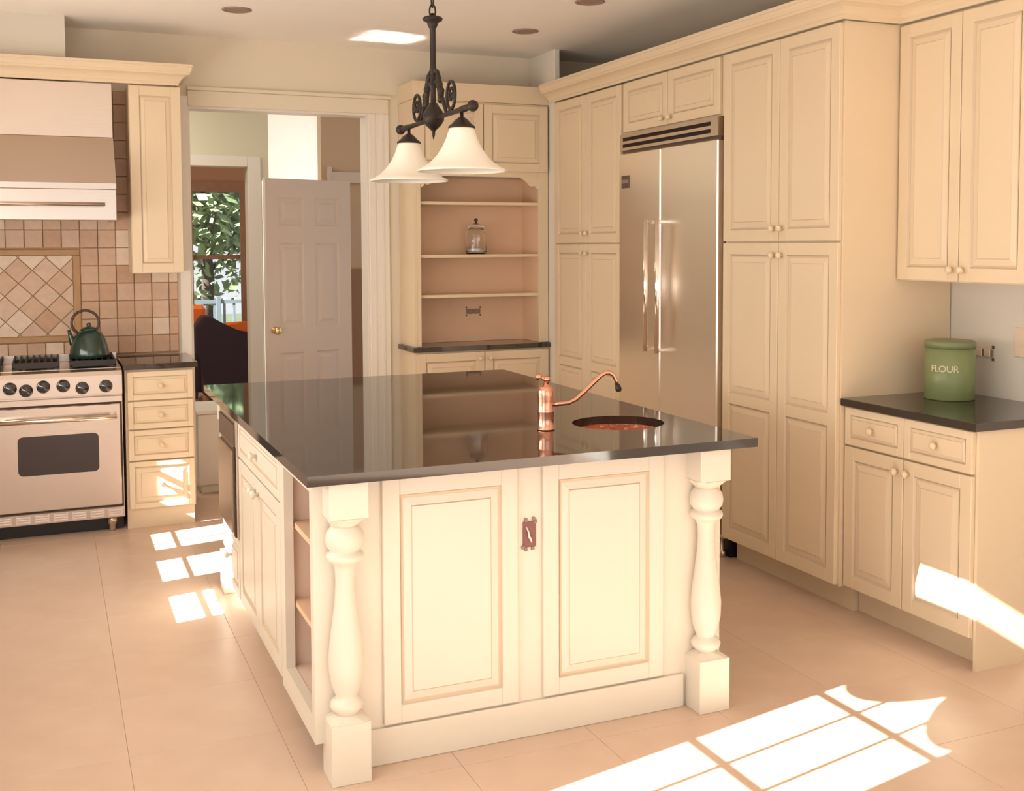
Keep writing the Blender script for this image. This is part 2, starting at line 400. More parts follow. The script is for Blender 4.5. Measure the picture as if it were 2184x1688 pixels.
# room with the sofa
bm = new_bm()
LY = 12.0
box(bm, XL, LY, 0, 1.38, LY+0.12, CZ); box(bm, 1.95, LY, 0, XR, LY+0.12, CZ); box(bm, 1.38, LY, 2.18, 1.95, LY+0.12, CZ); box(bm, 1.38, LY, 0, 1.95, LY+0.12, 0.55)
struct('wall_far', bm, 'brownroom')
bm = new_bm()
box(bm, 1.34, LY-0.03, 0.5, 1.405, LY, 2.25); box(bm, 1.90, LY-0.03, 0.5, 2.0, LY, 2.25); box(bm, 1.405, LY-0.03, 2.14, 1.90, LY, 2.25); box(bm, 1.405, LY-0.03, 0.5, 1.90, LY, 0.56)
w6 = struct('window_6', bm, 'woodframe')
bm = new_bm(); box(bm, 1.405, LY+0.03, 1.42, 1.90, LY+0.07, 1.465); obj('sash_rail', bm, 'woodframe', w6)
bm = new_bm(); box(bm, 1.405, LY+0.045, 0.56, 1.90, LY+0.050, 2.14); obj('pane', bm, 'glass', w6)

# open six panel door in the hall
def hall_door():
    a = Vector((1.393, 7.68)); b = Vector((2.047, 7.87)); d = b-a; ang = math.atan2(d.y, d.x); L = d.length
    bm = new_bm(); t = 0.035; st = 0.10; md = 0.09
    xs = [(st, (L-md)/2), ((L+md)/2, L-st)]; zs = [(0.22, 0.80), (0.98, 1.58), (1.70, 1.90)]
    box(bm, 0, 0, 0.01, st, t, 2.03); box(bm, L-st, 0, 0.01, L, t, 2.03); box(bm, (L-md)/2, 0, 0.01, (L+md)/2, t, 2.03)
    zz = [0.01, 0.22, 0.80, 0.98, 1.58, 1.70, 1.90, 2.03]
    for k in range(0, 8, 2):
        for xa, xb in xs: box(bm, xa, 0, zz[k], xb, t, zz[k+1])
    o = struct('door_1', bm, 'hdoor'); o.location = (a.x, a.y, 0); o.rotation_euler = (0, 0, ang)
    for xa, xb in xs:
        for za, zb in zs:
            bm = new_bm(); prev = None
            for ins, dep in ((0, 0), (0.012, 0.010), (0.03, 0.010), (0.05, 0.002)):
                ring = [bm.verts.new(p) for p in ((xa+ins, dep, za+ins), (xb-ins, dep, za+ins), (xb-ins, dep, zb-ins), (xa+ins, dep, zb-ins))]
                if prev:
                    for i in range(4): bm.faces.new((prev[i], prev[(i+1) % 4], ring[(i+1) % 4], ring[i]))
                prev = ring
            bm.faces.new(prev); box(bm, xa, 0.015, za, xb, 0.025, zb)
            obj('panel', bm, 'hdoor', o)
    bm = new_bm()
    lathe(bm, [(0.001, 0), (0.026, 0), (0.026, 0.006), (0.010, 0.010), (0.010, 0.035), (0.024, 0.045), (0.028, 0.058), (0.020, 0.070), (0.001, 0.073)], n=16)
    bmesh.ops.rotate(bm, verts=bm.verts, cent=(0, 0, 0), matrix=Matrix.Rotation(PI/2, 3, 'X'))
    bmesh.ops.translate(bm, verts=bm.verts, vec=(0.055, 0, 0.965))
    obj('door_handle', bm, 'brass', o)
hall_door()
# low pale chest just through the opening
t = thing('chest', 'low white chest standing in the hall just past the doorway', 'chest', (0.83, 7.02, 0))
bobj('body', 'trim', t, 0, 0, 0.05, 0.62, 0.40, 0.50, bev=0.004)
bobj('lid', 'trim', t, -0.012, -0.012, 0.502, 0.632, 0.41, 0.53, bev=0.006)
bobj('plinth', 'trim', t, 0.02, 0.015, 0.0, 0.60, 0.39, 0.05)

# sofa with its throws
def sofa():
    t = thing('sofa', 'dark plum fabric sofa seen from behind through the far doorway', 'sofa', (1.30, 10.6, 0))
    def soft(name, x0, y0, z0, x1, y1, z1, m='sofa', bev=0.05):
        bm = new_bm(); box(bm, x0, y0, z0, x1, y1, z1)
        bmesh.ops.bevel(bm, geom=list(bm.edges), offset=bev, segments=3, affect='EDGES', profile=0.6)
        for f in bm.faces: f.smooth = True
        return obj(name, bm, m, t)
    bm = new_bm()   # back with a sloping top line
    poly = [(0.02, 0.14), (0.02, 0.45), (-0.05, 0.55), (-0.05, 0.80), (0.02, 0.90), (0.10, 0.90), (0.20, 0.80), (0.36, 0.72), (0.60, 0.68), (1.70, 0.68), (1.70, 0.14)]
    prism(bm, poly, 'y', 0.0, 0.22)
    bmesh.ops.bevel(bm, geom=list(bm.edges), offset=0.025, segments=2, affect='EDGES', profile=0.6)
    obj('backrest', bm, 'sofa', t)
    soft('armrest', -0.04, 0.22, 0.14, 0.16, 0.95, 0.60); soft('armrest', 1.50, 0.22, 0.14, 1.70, 0.95, 0.60)
    soft('seat', 0.16, 0.22, 0.14, 1.50, 0.95, 0.42)
    for x in (0.04, 1.60):
        for y in (0.05, 0.85):
            bm = new_bm(); lathe(bm, [(0.02, 0), (0.035, 0.14)], x, y, 12); obj('leg', bm, 'woodframe', t)
sofa()
bm = new_bm()
poly = [(1.44, 0.925), (1.50, 0.905), (1.52, 0.83), (1.66, 0.755), (1.85, 0.715), (2.05, 0.715), (2.05, 0.80), (1.80, 0.835), (1.62, 0.83), (1.55, 0.86), (1.50, 0.93)]
prism(bm, [(x+0.02, z-0.03) for x, z in [(1.55, 0.80), (1.66, 0.765), (1.88, 0.72), (2.05, 0.72), (2.05, 0.80), (1.90, 0.83), (1.70, 0.845), (1.56, 0.84)]], 'y', 10.84, 10.98)
bmesh.ops.bevel(bm, geom=list(bm.edges), offset=0.02, segments=2, affect='EDGES', profile=0.6)
tag(obj('cushion', bm, 'orange'), 'orange cushion lying along the right of the sofa back', 'cushion', )
bm = new_bm(); box(bm, 1.16, 10.90, 0.62, 1.39, 11.06, 0.99, bev=0.04)
tag(obj('cushion', bm, 'orange'), 'orange cushion propped up at the left end of the sofa', 'cushion')

# garden: ground, deck railing, trees
bm = new_bm(); box(bm, -8, 13.0, -0.6, 14, 34, -0.5); struct('ground', bm, 'grass')
def railing():
    t = thing('deck_railing', 'grey deck railing with thin balusters outside the far window', 'railing', (0.0, 15.2, -0.5))
    for z in (0.32, 1.28): bobj('rail', 'rail', t, -0.6, -0.02, z, 5.4, 0.02, z+0.05)
    first = None
    for i in range(0, 46):
        x = -0.55 + i*0.13
        if first is None: first = bobj('baluster', 'rail', t, -0.016, -0.012, 0.36, 0.016, 0.012, 1.28); o = first
        else: o = first.copy(); C.objects.link(o); o.parent = t
        o.location = (x, 0, 0)
    for x in (-0.6, 2.1, 4.8): bobj('post', 'rail', t, x-0.03, -0.03, 0, x+0.03, 0.03, 1.38)
railing()
def tree(x, y, h, r, label, m, seed):
    rnd = random.Random(seed)
    t = thing('tree', label, 'tree', (x, y, -0.5))
    bm = new_bm(); tube(bm, [(0, 0, 0), (0.05, 0, h*0.3), (-0.04, 0.05, h*0.6), (0.0, 0, h*0.85)], [0.12, 0.10, 0.07, 0.03], 8)
    for k in range(5):
        a = rnd.uniform(0, 6.28); z = h*rnd.uniform(0.3, 0.6)
        tube(bm, [(0, 0, z), (math.cos(a)*r*0.4, math.sin(a)*r*0.4, z+0.3), (math.cos(a)*r*0.8, math.sin(a)*r*0.8, z+0.8)], [0.05, 0.035, 0.015], 6)
    obj('trunk', bm, 'bark', t)
    bm = new_bm()
    for k in range(2600):
        u = Vector((rnd.gauss(0, 1), rnd.gauss(0, 1), rnd.gauss(0, 1))).normalized()*r*rnd.uniform(0.35, 1.0)
        p = Vector((u.x, u.y, h*0.62 + u.z*h*0.42/r)); s = rnd.uniform(0.07, 0.16)
        a = Vector((rnd.gauss(0, 1), rnd.gauss(0, 1), rnd.gauss(0, 1))).normalized(); b = a.orthogonal().normalized()
        q = [bm.verts.new(p + a*s), bm.verts.new(p + b*s*0.5), bm.verts.new(p - a*s), bm.verts.new(p - b*s*0.5)]
        bm.faces.new(q)
    o = obj('leaves', bm, m, t, recalc=False); o['kind'] = 'stuff'
tree(2.35, 18.5, 5.2, 1.3, 'leafy tree with light green leaves nearest the deck railing', 'leafl', 1)
tree(0.2, 23.5, 6.0, 1.6, 'darker green tree standing left behind the lighter one', 'leaf', 2)
tree(4.9, 25.0, 6.4, 1.9, 'farthest dark green tree at the right behind the railing', 'leaf', 3)

# ------------------------------------------------------------------ backsplash tiles
def backsplash():
    Y0 = WY-0.0005
    bm = new_bm(); box(bm, XL+0.002, WY-0.006, 0.915, 0.708, WY-0.0005, 2.468)
    o = obj('backsplash', bm, 'tg'); o['kind'] = 'structure'; o['label'] = 'pinkish tan tumbled stone tile backsplash around the stove'
    px, pz = 0.0983, 0.1045; e = 0.0035
    X1 = 0.164; Z0 = 0.925
    cache = {}
    fx0, fx1, fz0, fz1 = -0.68, 0.164, 1.006, 1.546      # frame
    def tile(xa, xb, za, zb, name='tile', m=None):
        w_, h_ = round(xb-xa, 3), round(zb-za, 3)
        if w_ < 0.008 or h_ < 0.008: return
        r = random.random(); mi = 0 if r < 0.27 else 1 if r < 0.5 else 2 if r < 0.68 else 3 if r < 0.82 else 4 if r < 0.91 else 5
        key = (w_, h_, mi, name)
        if key in cache: q = cache[key].copy(); C.objects.link(q); q.parent = o
        else:
            b = new_bm(); box(b, 0, -0.011, 0, w_, -0.001, h_, bev=0.0028)
            q = obj(name, b, m or TM[mi], o); cache[key] = q
        q.location = (xa, WY-0.006 + random.uniform(-0.001, 0.0005), za)
    nx0 = -12
    for i in range(nx0, 6):
        for j in range(0, 15):
            xa, xb = X1+i*px+e/2, X1+(i+1)*px-e/2; za, zb = Z0+j*pz+e/2, Z0+(j+1)*pz-e/2
            xb = min(xb, 0.706); zb = min(zb, 2.466); xa = max(xa, XL+0.004)
            cz = (za+zb)/2
            if xb-xa < 0.01: continue
            if za > 1.72 and (xa+xb)/2 < 0.32: continue                 # behind the hood
            if (xa+xb)/2 < fx1 and (xa+xb)/2 > fx0-0.01:
                if za < fz0 and zb > fz0: zb = fz0-e
                elif cz > fz0 and cz < fz1: continue
                elif za < fz1 < zb: za = fz1+e
            if xa > 0.44 and za > 1.42 and zb < 2.4: continue           # behind the wall cabinet
            tile(xa, xb, za, zb)
    # liner frame
    for a in ((fx0, fz1-0.037, fx1, fz1), (fx0, fz0, fx1, fz0+0.037)):
        b = new_bm(); box(b, a[0], WY-0.020, a[1], a[2], WY-0.007, a[3], bev=0.005); obj('liner', b, 'liner', o)
    for a in ((fx0, fz0+0.037, fx0+0.041, fz1-0.037), (fx1-0.041, fz0+0.037, fx1, fz1-0.037)):
        b = new_bm(); box(b, a[0], WY-0.020, a[1], a[2], WY-0.007, a[3], bev=0.005); obj('liner', b, 'liner', o)
    # diagonal tiles clipped to the frame
    ix0, ix1, iz0, iz1 = fx0+0.043, fx1-0.043, fz0+0.039, fz1-0.039
    def clip(poly, f, lim, sgn):
        out = []
        for i in range(len(poly)):
            p, q = poly[i], poly[(i+1) % len(poly)]; a, b = sgn*(p[f]-lim), sgn*(q[f]-lim)
            if a >= 0: out.append(p)
            if a*b < 0:
                s = a/(a-b); out.append((p[0]+(q[0]-p[0])*s, p[1]+(q[1]-p[1])*s))
        return out
    D = 0.147; h = D/2-0.0035
    for i in range(-6, 3):
        for j in range(-1, 8):
            cx = -0.02 + i*D/1.0*0.5*1.0; cz = 1.13 + (j-1)*D*0.5
            if (i + j - 1) % 2: continue
            p = [(cx-h, cz), (cx, cz-h), (cx+h, cz), (cx, cz+h)]
            for f, lim, sg in ((0, ix0, 1), (0, ix1, -1), (1, iz0, 1), (1, iz1, -1)):
                p = clip(p, f, lim, sg)
                if len(p) < 3: break
            if len(p) < 3: continue
            b = new_bm(); prism(b, p, 'y', WY-0.015, WY-0.007)
            obj('tile', b, TM[random.choice([0, 2, 4, 5, 0, 3, 2])], o)
    for i in range(-12, -5): pass
    rest = []
    for i in range(-12, -6):
        for j in range(-1, 8):
            cx = -0.02 + i*D*0.5; cz = 1.13 + (j-1)*D*0.5
            if (i + j - 1) % 2: continue
            p = [(cx-h, cz), (cx, cz-h), (cx+h, cz), (cx, cz+h)]
            for f, lim, sg in ((0, ix0, 1), (0, ix1, -1), (1, iz0, 1), (1, iz1, -1)):
                p = clip(p, f, lim, sg)
                if len(p) < 3: break
            if len(p) < 3: continue
            b = new_bm(); prism(b, p, 'y', WY-0.015, WY-0.007)
            obj('tile', b, TM[random.choice([0, 2, 4, 5, 0, 3, 2])], o)
backsplash()

# ------------------------------------------------------------------ right run (fronts face -X, local x runs towards the camera)
def unit(name, label, cat, x, yfar, z=0): return thing(name, label, cat, (x, yfar, z), FX)
SPL = 1.565
# far pantry
t = unit('pantry_cabinet', 'tall cream pantry cabinet left of the refrigerator, beside the hutch corner', 'cabinet', 3.024, 6.385)
bobj('body', 'cab', t, 0, 0, 0.115, 0.893, 0.585, 2.468); bobj('toe_kick', 'cab', t, 0.0, 0.075, 0, 0.893, 0.56, 0.115)
for a, b, kx in ((0.008, 0.448, 0.42), (0.452, 0.889, 0.48)):
    door(t, a, SPL+0.004, b, 2.462, kn=(kx, SPL+0.06)); door(t, a, 0.125, b, SPL-0.004, splits=(0.82,), kn=(kx, SPL-0.06))
# cabinet over the refrigerator
t = unit('wall_cabinet', 'short cream wall cabinet directly above the refrigerator', 'cabinet', 3.024, 5.488)
bobj('body', 'cab', t, 0, 0, 2.178, 1.012, 0.585, 2.468)
door(t, 0.020, 2.186, 0.497, 2.462, kn=(0.46, 2.22), sw=0.05); door(t, 0.502, 2.186, 0.980, 2.462, kn=(0.54, 2.22), sw=0.05)
# near pantry
t = unit('pantry_cabinet', 'tall cream pantry cabinet right of the refrigerator with its plain side above the counter', 'cabinet', 3.024, 4.472)
bobj('body', 'cab', t, 0, 0, 0.115, 0.848, 0.585, 2.468); bobj('toe_kick', 'cab', t, 0.0, 0.075, 0, 0.848, 0.56, 0.115)
for a, b, kx in ((0.004, 0.436, 0.41), (0.440, 0.838, 0.466)):
    door(t, a, SPL+0.004, b, 2.462, kn=(kx, SPL+0.06)); door(t, a, 0.122, b, SPL-0.004, splits=(0.815,), kn=(kx, SPL-0.06))
# base cabinet
t = unit('base_cabinet', 'cream base cabinet with two drawers under the green tin', 'cabinet', 3.057, 3.620)
bobj('body', 'cab', t, 0, 0, 0.115, 0.690, 0.552, 0.882); bobj('toe_kick', 'cab', t, 0, 0.07, 0, 0.690, 0.55, 0.115)
bobj('end_panel', 'cab', t, 0.690, -0.002, 0.0, 0.702, 0.552, 0.882)
door(t, 0.004, 0.722, 0.342, 0.878, sw=0.032, kn=(0.173, 0.80), name='drawer'); door(t, 0.346, 0.722, 0.686, 0.878, sw=0.032, kn=(0.516, 0.80), name='drawer')
door(t, 0.004, 0.122, 0.342, 0.714, kn=(0.315, 0.665)); door(t, 0.346, 0.122, 0.686, 0.714, kn=(0.373, 0.665))
bm = new_bm(); box(bm, 3.017, 2.90, 0.883, XR-0.002, 3.622, 0.914, bev=0.002)
tag(obj('countertop', bm, 'granite'), 'dark granite countertop under the green tin on the right', 'countertop')
# wall cabinet
t = unit('wall_cabinet', 'cream wall cabinet with two tall doors above the green tin', 'cabinet', 3.321, 3.618)
bobj('body', 'cab', t, 0, 0, 1.40, 0.685, 0.29, 2.468)
door(t, 0.004, 1.404, 0.338, 2.460, kn=(0.312, 1.45)); door(t, 0.342, 1.404, 0.680, 2.460, kn=(0.368, 1.45))

# refrigerator
def fridge():
    t = unit('refrigerator', 'stainless steel side by side refrigerator between the two pantry cabinets', 'refrigerator', 2.985, 5.482)
    bobj('body', 'steel', t, 0.012, 0.052, 0.10, 0.990, 0.60, 2.170)
    bobj('toe_grille', 'black', t, 0.02, 0.09, 0.0, 0.985, 0.58, 0.10)
    bm = new_bm(); box(bm, 0.002, 0, 0.125, 0.452, 0.05, 2.066, bev=0.006); d1 = obj('door', bm, 'steelf', t)
    bm = new_bm(); box(bm, 0.457, 0, 0.125, 0.992, 0.05, 2.066, bev=0.006); d2 = obj('door', bm, 'steelf', t)
    for d, x in ((d1, 0.395), (d2, 0.515)):
        bm = new_bm(); tube(bm, [(x, -0.055, 0.985), (x, -0.055, 1.69)], 0.0125, 12); obj('handle', bm, 'chrome', d)
        for z in (1.0, 1.675): bobj('handle_bracket', 'chrome', d, x-0.009, -0.058, z-0.009, x+0.009, 0.0, z+0.009, bev=0.003)
    bobj('badge', 'badge', d1, 0.035, -0.004, 1.872, 0.125, 0.0, 1.942, bev=0.002)
    bobj('badge_plate', 'outlet', d1, 0.044, -0.006, 1.899, 0.116, -0.004, 1.918)
    bm = new_bm()   # grille frame around two slots
    zs = [2.082, 2.098, 2.118, 2.134, 2.154, 2.172]
    box(bm, 0.012, 0.0, zs[0], 0.046, 0.05, zs[5]); box(bm, 0.93, 0.0, zs[0], 0.990, 0.05, zs[5])
    for a, b in ((0, 1), (2, 3), (4, 5)): box(bm, 0.046, 0.0, zs[a], 0.93, 0.05, zs[b])
    g = obj('grille', bm, 'steel', t)
    bobj('slot_backing', 'dark', g, 0.046, 0.035, zs[0], 0.93, 0.05, zs[5])
    bobj('seal_strip', 'badge', t, 0.012, 0.02, 2.066, 0.990, 0.05, 2.082)
    bm = new_bm(); lathe(bm, [(0.02, 0), (0.02, 0.03), (0.01, 0.035), (0.01, 0.12)], 0.95, 0.07, 12); obj('foot', bm, 'steel', t)
fridge()

# ------------------------------------------------------------------ hutch
HX = 2.107; HF = 6.537
def hutch():
    t = thing('hutch_cabinet', 'cream hutch with open shelves and two upper doors on the small granite top', 'cabinet', (HX, HF, 0.915))
    W = 0.925; D = WY-HF-0.004; zb = 0.0; z0 = 0.915
    def Z(z): return z-z0
    bobj('side_panel', 'cab', t, 0, 0.0, 0, 0.018, D, Z(2.468)); bobj('side_panel', 'cabin', t, W-0.06, 0.0205, 0, W, D, Z(2.468))
    bobj('back_panel', 'cabin', t, 0.018, D-0.008, 0, W-0.06, D, Z(2.0))
    bobj('top_box', 'cab', t, 0.018, 0.0205, Z(2.008), W-0.06, D, Z(2.468))
    bm = new_bm(); f = 0.0
    box(bm, 0.0185, f, 0, 0.045, 0.02, Z(2.468), bev=0.002); box(bm, 0.857, f, 0, W, 0.02, Z(2.468), bev=0.002)
    box(bm, 0.045, f, Z(1.995), 0.857, 0.02, Z(2.468), bev=0.002)
    obj('face_frame', bm, 'cab', t)
    bm = new_bm()   # scalloped brackets at the niche top corners
    def sc(x, s):
        p = [(x, Z(1.995)), (x + s*0.13, Z(1.995)), (x + s*0.115, Z(1.985)), (x+s*0.10, Z(1.978)), (x + s*0.085, Z(1.965)), (x + s*0.07, Z(1.945)), (x + s*0.045, Z(1.938)), (x + s*0.03, Z(1.945)), (x+s*0.015, Z(1.925)), (x, Z(1.92))]
        return p if s > 0 else p
    prism(bm, sc(0.045, 1), 'y', 0.002, 0.018); prism(bm, sc(0.857, -1), 'y', 0.002, 0.018)
    obj('bracket', bm, 'cab', t)
    for z in (1.815, 1.478, 1.222):
        bobj('shelf', 'cab', t, 0.019, 0.022, Z(z), W-0.061, D-0.009, Z(z+0.02), bev=0.002)
    door(t, 0.012, Z(2.03), 0.462, Z(2.455), kn=(0.43, Z(2.07))); door(t, 0.468, Z(2.03), 0.915, Z(2.455), kn=(0.50, Z(2.07)))
hutch()
t = thing('base_cabinet', 'cream base cabinet with two doors under the hutch counter', 'cabinet', (HX, HF, 0))
bobj('body', 'cab', t, 0, 0, 0.115, 0.925, WY-HF-0.004, 0.882); bobj('toe_kick', 'cab', t, 0, 0.06, 0, 0.925, WY-HF-0.01, 0.115)
door(t, 0.012, 0.125, 0.462, 0.872, kn=(0.43, 0.83)); door(t, 0.468, 0.125, 0.915, 0.872, kn=(0.50, 0.83))
bm = new_bm(); box(bm, 2.088, 6.508, 0.883, 3.034, WY-0.002, 0.914, bev=0.002)
tag(obj('countertop', bm, 'granite'), 'small dark granite countertop of the hutch in the back corner', 'countertop')

# glass jar with knobbed lid
t = thing('glass_jar', 'clear glass jar with a knobbed lid on the middle hutch shelf', 'jar', (2.585, 6.70, 1.4985))
bm = new_bm(); lathe(bm, [(0.001, 0.0), (0.062, 0.0), (0.068, 0.006), (0.070, 0.02), (0.070, 0.125), (0.066, 0.145), (0.054, 0.158), (0.052, 0.165), (0.048, 0.165), (0.050, 0.157), (0.062, 0.142), (0.066, 0.124), (0.066, 0.022), (0.060, 0.010), (0.001, 0.010)], n=28)
obj('body', bm, 'glass', t)
bm = new_bm(); lathe(bm, [(0.001, 0.166), (0.056, 0.166), (0.058, 0.172), (0.050, 0.184), (0.030, 0.196), (0.012, 0.202), (0.001, 0.203)], n=28); obj('lid', bm, 'glass', t)
bm = new_bm(); lathe(bm, [(0.001, 0.203), (0.006, 0.203), (0.006, 0.210), (0.013, 0.218), (0.011, 0.230), (0.001, 0.236)], n=16); obj('lid_knob', bm, 'kettlew', t)
bm = new_bm(); lathe(bm, [(0.0, 0.011), (0.062, 0.011), (0.064, 0.035), (0.0, 0.036)], n=24, cap=False); obj('contents', bm, 'shade', t)

# ------------------------------------------------------------------ left: drawers, counter, wall cabinet
t = thing('drawer_cabinet', 'cream four drawer base cabinet at the right side of the stove', 'cabinet', (0.362, 6.308, 0))
bobj('body', 'cab', t, 0, 0, 0.10, 0.366, WY-6.308-0.004, 0.882); bobj('toe_kick', 'cab', t, 0, 0.0, 0, 0.358, 0.5, 0.10)
for a, b in ((0.712, 0.870), (0.552, 0.704), (0.378, 0.544), (0.108, 0.370)):
    door(t, 0.012, a, 0.360, b, sw=0.030, kn=(0.186, (a+b)/2), name='drawer')
bm = new_bm(); box(bm, 0.352, 6.272, 0.883, 0.748, WY-0.020, 0.914, bev=0.002)
tag(obj('countertop', bm, 'granite'), 'narrow dark granite countertop right of the stove', 'countertop')
t = thing('wall_cabinet', 'narrow cream wall cabinet with one door right of the range hood', 'cabinet', (0.430, 6.525, 0))
bobj('body', 'cab', t, 0, 0, 1.405, 0.282, WY-6.525-0.02, 2.468)
door(t, 0.002, 1.408, 0.280, 2.462)

# range hood
def hood():
    t = thing('range_hood', 'stainless steel range hood with boxy chimney above the stove', 'range hood', (-0.872, 6.30, 1.70))
    W = 1.215; D = WY-6.30-0.02
    bm = new_bm(); box(bm, 0, 0, 0, W, 0.03, 0.168, bev=0.003); box(bm, 0, 0.03, 0.0, 0.02, D, 0.168); box(bm, W-0.02, 0.03, 0.0, W, D, 0.168)
    obj('fascia', bm, 'steel', t)
    bm = new_bm(); prism(bm, [(0.0, 0.169), (D, 0.169), (D, 0.462), (0.20, 0.462), (0.0, 0.20)], 'x', 0.0, W); obj('canopy', bm, 'steel', t)
    bm = new_bm(); box(bm, 0.0, 0.205, 0.463, W, D, 0.765, bev=0.003); obj('chimney', bm, 'steel', t)
    bobj('filter', 'dark', t, 0.021, 0.031, 0.02, W-0.021, D, 0.04)
    bm = new_bm(); tube(bm, [(0.06, -0.030, 0.085), (W-0.06, -0.030, 0.085)], 0.010, 12); obj('rail', bm, 'steel', t)
    for x in (0.10, W-0.10):
        bm = new_bm(); tube(bm, [(x, 0.0, 0.085), (x, -0.028, 0.085)], 0.007, 10); obj('rail_bracket', bm, 'steel', t)
hood()

# range
def range_():
    t = thing('range', 'stainless steel gas range with six black knobs in view', 'stove', (-0.872, 6.25, 0))
    W = 1.218; D = WY-6.25-0.03
    bobj('body', 'steel', t, 0, 0.03, 0.095, W, D, 0.885)
    bobj('toe_cavity', 'black', t, 0.02, 0.09, 0.002, W-0.004, D, 0.094)
    for x in (0.05, W-0.065):
        bm = new_bm(); lathe(bm, [(0.014, 0), (0.018, 0.01), (0.018, 0.03), (0.028, 0.05), (0.026, 0.095)], x, 0.06, 14); obj('leg', bm, 'steel', t)
    # bullnose control panel
    bm = new_bm(); prism(bm, [(0.03, 0.763), (0.0, 0.768), (0.0, 0.87), (0.012, 0.892), (0.05, 0.900), (0.09, 0.900), (0.09, 0.763)], 'x', 0, W); cp = obj('control_panel', bm, 'steel', t)
    xs = [-0.80, -0.70, -0.58, -0.48, -0.385, -0.30, -0.209, -0.132, -0.048, 0.050, 0.144, 0.263]
    zz = [0.822, 0.810, 0.822, 0.822, 0.808, 0.820, 0.822, 0.808, 0.824, 0.824, 0.808, 0.812]
    for x, z in zip(xs, zz):
        bm = new_bm(); lathe(bm, [(0.001, 0), (0.034, 0), (0.034, 0.004), (0.030, 0.006), (0.029, 0.026), (0.024, 0.034), (0.001, 0.036)], n=20)
        bmesh.ops.rotate(bm, verts=bm.verts, cent=(0, 0, 0), matrix=Matrix.Rotation(PI/2, 3, 'X')); bmesh.ops.translate(bm, verts=bm.verts, vec=(x+0.872, 0, z))
        k = obj('knob', bm, 'knobblk', cp)
    # main oven door, secondary oven door
    for xa, xb, wx0, wx1, hr in ((0.585, 1.205, 0.692, 1.092, 1), (0.012, 0.560, 0.15, 0.42, 0)):
        bm = new_bm(); box(bm, xa, 0.0, 0.165, xb, 0.028, 0.715, bev=0.004); d = obj('oven_door', bm, 'steel', t)
        bm = new_bm()   # rounded window
        def rr(x0, z0, x1, z1, r):
            p = []
            for cx, cz, a0 in ((x1-r, z1-r, 0), (x0+r, z1-r, 90), (x0+r, z0+r, 180), (x1-r, z0+r, 270)):
                for k in range(5): a = math.radians(a0+k*22.5); p.append((cx+r*math.cos(a), cz+r*math.sin(a)))
            return p
        prism(bm, rr(wx0-0.010, 0.348, wx1+0.010, 0.575, 0.03), 'y', -0.003, 0.001); obj('window_trim', bm, 'steel', d)
        bm = new_bm(); prism(bm, rr(wx0, 0.358, wx1, 0.565, 0.025), 'y', -0.005, 0.0); obj('oven_window', bm, 'ovglass', d)
        bm = new_bm(); tube(bm, [(xa+0.02, -0.045, 0.650), (xb-0.02, -0.045, 0.650)], 0.013, 12); h = obj('handle', bm, 'chrome', d)
        for x in (xa+0.04, xb-0.04): bobj('handle_bracket', 'chrome', d, x-0.012, -0.045, 0.638, x+0.012, 0.0, 0.662, bev=0.003)
        bobj('door_gap', 'dark', t, xa-0.009, 0.012, 0.156, xb+0.009, 0.0295, 0.7235)
    bobj('upper_trim', 'steel', t, 0, 0.005, 0.724, W, 0.029, 0.757, bev=0.002)
    # bottom vent panel with louvred rectangles
    bm = new_bm(); box(bm, 0, 0.008, 0.095, W, 0.029, 0.152, bev=0.002); vp = obj('vent_panel', bm, 'steel', t)
    for k in range(13):
        x = 0.03 + k*0.092
        bm = new_bm()
        for i in range(3): box(bm, x+0.006, 0.003, 0.106+i*0.013, x+0.064, 0.009, 0.112+i*0.013)
        box(bm, x, 0.005, 0.102, x+0.006, 0.009, 0.145); box(bm, x+0.064, 0.005, 0.102, x+0.07, 0.009, 0.145)
        obj('louver', bm, 'chrome', vp)
    # cooktop and grates
    bobj('cooktop', 'steel', t, 0.0, 0.09, 0.886, W, D, 0.902)
    bobj('backguard', 'steel', t, 0.0, D-0.03, 0.903, W, D, 0.945)
    for x0 in (0.960, 0.672, 0.384, 0.096):
        bm = new_bm(); x1 = x0+0.235; ya, yb = 0.10, 0.54
        for y in (ya, (ya+yb)/2, yb): box(bm, x0, y-0.006, 0.912, x1, y+0.006, 0.945, bev=0.002)
        for k in range(8): xx = x0+0.006+k*(0.223/7); box(bm, xx-0.005, ya, 0.918, xx+0.005, yb, 0.945, bev=0.002)
        for x in (x0+0.006, x1-0.006):
            for y in (ya, yb): box(bm, x-0.006, y-0.006, 0.902, x+0.006, y+0.006, 0.92)
        g = obj('grate', bm, 'blackm', t)
        for y in (0.20, 0.43):
            bm = new_bm(); lathe(bm, [(0.001, 0.9025), (0.05, 0.9025), (0.05, 0.910), (0.03, 0.914), (0.001, 0.916)], x0+0.1175, y, 18); obj('burner', bm, 'blackm', t)
    for q in t.children_recursive:
        if q.type == 'MESH':
            for v in q.data.vertices:
                if v.co.z > 0.06: v.co.z = v.co.z*1.0087-0.0138
range_()

